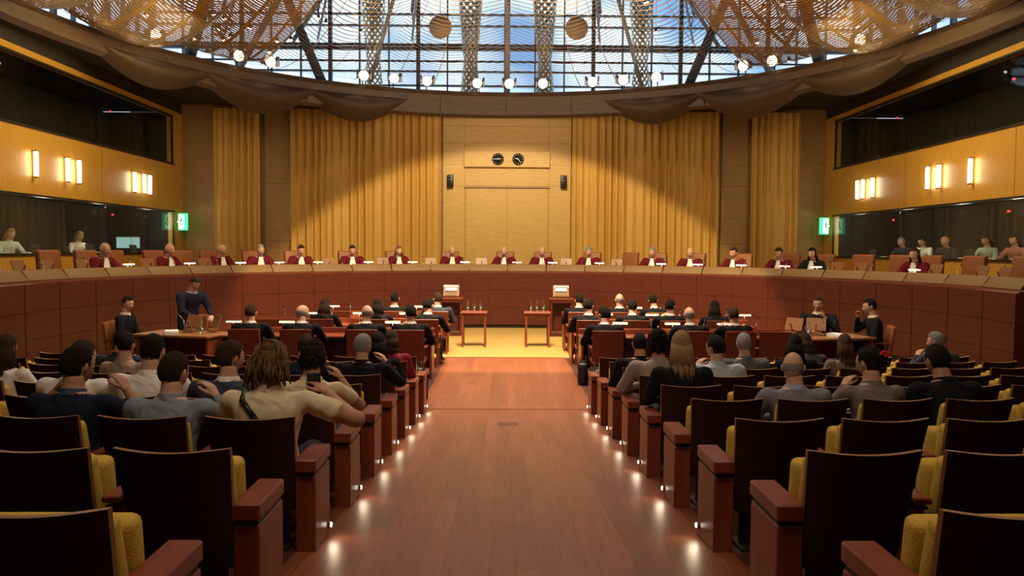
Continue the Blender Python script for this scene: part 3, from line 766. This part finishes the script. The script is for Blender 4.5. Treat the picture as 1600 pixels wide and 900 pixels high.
# ---------------------------------------------------------------- interpreters
ip=[(-1,18.0,'long',BL,(.5,.55,.5)),(-1,20.9,'long',BL,WHITE),(1,22.2,'short',GY,GREY),(1,21.1,'short',DK,WHITE),(1,20.0,'bald',GY,GREY),(1,18.3,'long',BR,(.3,.35,.3)),(1,17.3,'long',DK,(.3,.12,.1)),(1,16.3,'short',BR,WHITE)]
for s,y,h,c,tp in ip:
    person('interpreter',(s*(XW+1.0),y,1.46),s*pi/2+ (0.4*s),pose='desk',fem=h=='long',top=tp,hair=h,hc=c,hx=-.3,hs=1.1,wide=1.1)
    b=MB(); b.box((0,0,.40),(.46,.45,.08),M_black,bev=.03,seg=2); b.box((0,-.25,.68),(.44,.06,.5),M_black,bev=.03,seg=2); b.cyl((0,0,.04),(0,0,.38),.03,.03,M_metal); b.cyl((0,0,0),(0,0,.04),.25,.2,M_black)
    b.obj('office_chair',(s*(XW+1.02),y,1.36),s*pi/2)
    place(mpap,'paper_stack',(s*(XW+.62),y+.3,2.085),1.5)
for y in (23.0,23.55): 
    b=MB(); b.box((0,0,.33),(.05,.46,.36),M_black,bev=.01); b.box((.028,0,.33),(.01,.42,.32),emis('booth_screen',(.3,.5,.5),.8)); b.box((0,0,.08),(.03,.06,.16),M_black); b.box((0,0,.01),(.16,.22,.02),M_black); b.obj('booth_monitor',(-(XW+.75),y,2.08),-.7)
# ---------------------------------------------------------------- well furniture
b=MB()
b.box((0,-.22,.68),(.5,.06,.5),M_leather,RX(rad(8)),.025,3); b.box((0,-.26,.68),(.52,.02,.52),M_post,RX(rad(8)),.006); b.box((0,.02,.39),(.5,.48,.09),M_leather,bev=.03,seg=3)
for sx in(-1,1):
    for sy in(-.2,.22): b.box((sx*.22,sy,.18),(.035,.035,.36),M_post)
    b.box((sx*.26,.0,.63),(.04,.4,.03),M_post,bev=.005); b.box((sx*.26,.18,.5),(.03,.03,.26),M_post)
mcc=b.mesh('conference_chair')
def desk(name,x0,x1,y,dep=.55):
    b=MB(); w=x1-x0; xc=(x0+x1)/2
    b.box((xc,y,.735),(w,dep,.035),M_post,bev=.005); b.box((xc,y+dep/2-.03,.42),(w-.08,.025,.6),M_bench,bev=.003)
    for x in (x0+.03,x1-.03): b.box((x,y,.36),(.045,dep-.03,.72),M_post,bev=.004)
    b.box((xc,y+dep/2-.015,.80),(w,.03,.1),M_post,bev=.004)
    b.obj(name)
law={-1:[(13.0,[(-1.63,'short',BLK),(-2.4,'bald',BLK),(-3.5,'bald',BLK),(-4.35,'short',BLK)]),(14.9,[(-1.55,'short',BLK),(-2.5,'long',BLK),(-3.55,'long',BLK)]),(16.8,[(-1.5,'short',GREY),(-2.45,'short',BLK)])],
      1:[(13.0,[(1.68,'short',BLK),(3.15,'bald',BLK),(3.9,'short',BLK)]),(14.9,[(1.6,'short',BLK),(2.48,'short',BLK),(3.2,'short',BLK),(4.1,'long',BLK)]),(16.8,[(1.6,'short',BLK),(2.5,'bald',BLK),(3.3,'short',BLK)])]}
for s,rows in law.items():
    for y,ps in rows:
        xs=(1.3,5.0) if y<16 else (1.3,3.6)
        a,c=sorted((s*xs[0],s*xs[1])); desk('advocates_desk',a,c,y+.62)
        used=[]
        for x,h,tp in ps:
            hcx=GY if h=='bald' else (DK if random.random()<.6 else BR)
            person('advocate',(x,y,.0),random.uniform(-.2,.2),pose=random.choice(['desk','lap','read','chin']),fem=h=='long',top=tp,hair=h,hc=hcx,collar=WHITE,wide=1.28,tall=1.06,hs=1.15,hy=random.uniform(-.5,.5))
            place(mcc,'conference_chair',(x,y-.03,0)); used.append(x); place(mpap,'paper_stack',(x,y+.55,.754),.1)
        x=xs[0]+.35
        while x<xs[1]:
            if all(abs(s*x-u)>.6 for u in used): place(mcc,'conference_chair',(s*x,y-.05,0),random.uniform(-.2,.2))
            place(mmic,'gooseneck_microphone',(s*x,y+.75,.754),pi)
            if random.random()<.5: place(mlamp,'reading_lamp',(s*(x+.4),y+.78,.754),0)
            x+=.95
for x,y in ((-1.45,12.4),(-1.3,11.6),(1.45,12.3),(1.3,13.0)):
    b=MB(); b.box((0,0,.19),(.16,.42,.36),M_black,bev=.04,seg=2)
    for sx in (-1,1):
        pts=[V((sx*.05,.1*math.cos(a),.37+.09*math.sin(a))) for a in [i*pi/6 for i in range(7)]]
        for p,q in zip(pts,pts[1:]): b.cyl(p,q,.008,.008,M_black,8)
    b.obj('black_bag',(x,y,0),random.uniform(-.3,.3))
for x in (-.74,.74):
    b=MB(); b.box((0,0,.80),(.62,.5,.035),M_post,bev=.005); b.box((0,0,.745),(.55,.43,.06),M_post)
    for sx in(-1,1):
        for sy in(-1,1): b.box((sx*.26,sy*.2,.37),(.045,.045,.74),M_post,bev=.004)
    b.obj('side_table',(x,18,0))
    for k in range(3): place(mcar,'water_carafe',(x-.15+.15*k,18+.05*(k%2),.818))
for x in (-1.43,1.47):
    b=MB(); b.box((0,0,.98),(.62,.45,.04),M_post,bev=.006); b.box((0,0,.92),(.58,.41,.08),M_bench)
    for sx in(-1,1): b.box((sx*.26,0,.45),(.06,.36,.9),M_bench,bev=.004)
    b.box((0,.12,.5),(.5,.03,.8),M_bench); b.box((0,0,.02),(.6,.44,.04),M_bench)
    b.box((0,-.02,1.16),(.42,.02,.28),M_edge,RX(rad(-25)),.006); b.box((0,-.04,1.33),(.42,.08,.03),M_brass,bev=.006); b.box((0,-.05,1.31),(.38,.05,.014),M_wlamp)
    b.box((0,-.045,1.16),(.34,.006,.22),M_deskpad,RX(rad(-25))); b.box((0,-.052,1.22),(.3,.006,.08),M_white,RX(rad(-25)))
    for sx in (-1,1): b.cyl((sx*.2,.04,1.0),(sx*.2,-.02,1.34),.008,.008,M_brass,8)
    b.obj('lectern',(x,20.3,0))
for s in (-1,1):
    b=MB(); b.box((0,0,.735),(1.5,.8,.04),M_edge,bev=.006); b.box((0,.3,.42),(1.4,.025,.58),M_post)
    for sx in(-1,1): b.box((sx*.7,0,.36),(.05,.7,.72),M_post,bev=.004)
    b.obj('clerk_table',(s*5.75,13.7,0),s*.25)
    for k in range(2): place(mmon,'desk_monitor',(s*(5.25+.4*k),13.9,.785),-.9+k*.5)
    place(mpap,'paper_stack',(s*5.9,13.55,.755),.4); place(mcar,'water_carafe',(s*5.4,13.6,.755)); place(mmic,'gooseneck_microphone',(s*5.75,13.75,.755),2)
person('clerk_in_dark_suit',(-6.95,14.0,0),-1.5,pose='lap',top=BLK,hair='short',hc=DK,collar=WHITE,hy=-.4,sc=1.12,wide=1.15)
place(mcc,'conference_chair',(-6.95,14.0,0),-1.5)
person('standing_man_in_suit',(-6.0,14.5,0),-pi/2-.5,pose='stand',top=NAVY,hair='short',hc=BR,collar=(.3,.4,.6),trs=NAVY,sc=1.03,wide=1.25,hx=-.5)
place(mcc,'conference_chair',(-6.3,15.3,0),2.8)
person('clerk_in_dark_suit',(6.05,14.75,0),2.6,pose='chin',top=BLK,hair='short',hc=BR,collar=WHITE,sc=1.15,wide=1.15)
person('clerk_in_dark_suit',(6.75,13.9,0),1.3,pose='face',top=BLK,hair='short',hc=DK,collar=WHITE,sc=1.15,wide=1.15)
place(mcc,'conference_chair',(6.05,14.75,0),2.6); place(mcc,'conference_chair',(6.75,13.9,0),1.3)

# ---------------------------------------------------------------- lights
def light(kind,name,loc,energy,col,to=None,size=1,size2=None,ang=None,blend=.3,spread=None):
    L=bpy.data.lights.new(name,kind); L.energy=energy; L.color=col
    if kind=='AREA':
        L.size=size
        if size2: L.shape='RECTANGLE'; L.size_y=size2
        if spread: L.spread=spread
    elif kind=='SPOT': L.spot_size=ang; L.spot_blend=blend; L.shadow_soft_size=size
    else: L.shadow_soft_size=size
    o=bpy.data.objects.new(name,L); COL.objects.link(o); o.location=loc
    if to is not None: o.rotation_euler=(V(to)-V(loc)).to_track_quat('-Z','Y').to_euler()
    return o
WARM=(1,.78,.50)
light('SPOT','wall_wash_lamp',(0,14,8.5),6000,(1,.78,.42),(0,20.157,.62),.12,ang=rad(77),blend=.12)
for s in (-1,1):
    light('SPOT','curtain_lamp',(s*8.6,20.5,6.5),480,(1,.78,.38),(s*3.6,25.3,1.0),.08,ang=rad(60),blend=.2)
light('AREA','house_fill',(0,14,9.6),1150,(1,.80,.58),(0,14,0),7,spread=rad(100))  # unseen broad light added in place of the ring spots
light('AREA','front_fill',(0,3.0,6.7),220,(1,.80,.58),(0,5.5,0),5,3)  # added fill near the camera, brightens the front rows, no fixture
for s in (-1,1):
    light('SPOT','bench_lamp',(s*4,8,6.8),480,WARM,(s*8,18,1.7),.3,ang=rad(60),blend=.6)
    light('AREA','side_wall_lamp',(s*6.5,17,6.5),190,(1,.74,.33),(s*10.6,18,3.4),2)
    light('SPOT','corner_lamp',(s*7,18,6.6),160,(1,.75,.38),(s*9,25.4,2.4),.2,ang=rad(50),blend=.6)
    for y in (16.5,18.5,21,23.8): light('POINT','booth_fill',(s*(XW+.45),y,3.2),26,(1,.88,.68),size=.1)  # unseen point lights added to make the interpreters visible
light('AREA','canopy_uplight',(0,19,6.9),300,(1,.76,.48),(0,21,9),6)
for k in range(-2,7):
    for s in(-1,1):
        yp=4.32+k+.30; z=zf(yp)+.10
        light('SPOT','footlight_lamp',(s*1.10,yp,z),1.4,(1,.78,.52),(s*.93,yp-.14,zf(yp)),.03,ang=rad(115),blend=1)
w=bpy.data.worlds.new('w'); scene.world=w; w.use_nodes=True
nt=w.node_tree; bg=nt.nodes['Background']; bg.inputs[1].default_value=1.5
tc=nt.nodes.new('ShaderNodeTexCoord'); n=nt.nodes.new('ShaderNodeTexNoise'); n.inputs['Scale'].default_value=6
cr=nt.nodes.new('ShaderNodeValToRGB'); cr.color_ramp.elements[0].position=.36; cr.color_ramp.elements[0].color=(.20,.40,.68,1); cr.color_ramp.elements[1].position=.50; cr.color_ramp.elements[1].color=(.82,.92,1,1)
nt.links.new(tc.outputs['Generated'],n.inputs['Vector']); nt.links.new(n.outputs['Fac'],cr.inputs['Fac']); nt.links.new(cr.outputs['Color'],bg.inputs[0])
# ---------------------------------------------------------------- camera
cam=bpy.data.cameras.new('camera'); co=bpy.data.objects.new('camera',cam); COL.objects.link(co)
cam.sensor_width=36; cam.lens=27; cam.clip_start=.05
yaw,pit,rol=.0125,-.05,.0062
f=V((math.sin(yaw)*math.cos(pit),math.cos(yaw)*math.cos(pit),math.sin(pit))); r=f.cross(V((0,0,1))).normalized(); u=r.cross(f)
u2=u*math.cos(rol)-r*math.sin(rol); r2=f.cross(u2)
co.matrix_world=Matrix(((r2.x,u2.x,-f.x,-.08),(r2.y,u2.y,-f.y,0),(r2.z,u2.z,-f.z,2.275),(0,0,0,1)))
scene.camera=co
scene.view_settings.view_transform='Standard'
scene.view_settings.look='None'
scene.view_settings.exposure=0.0
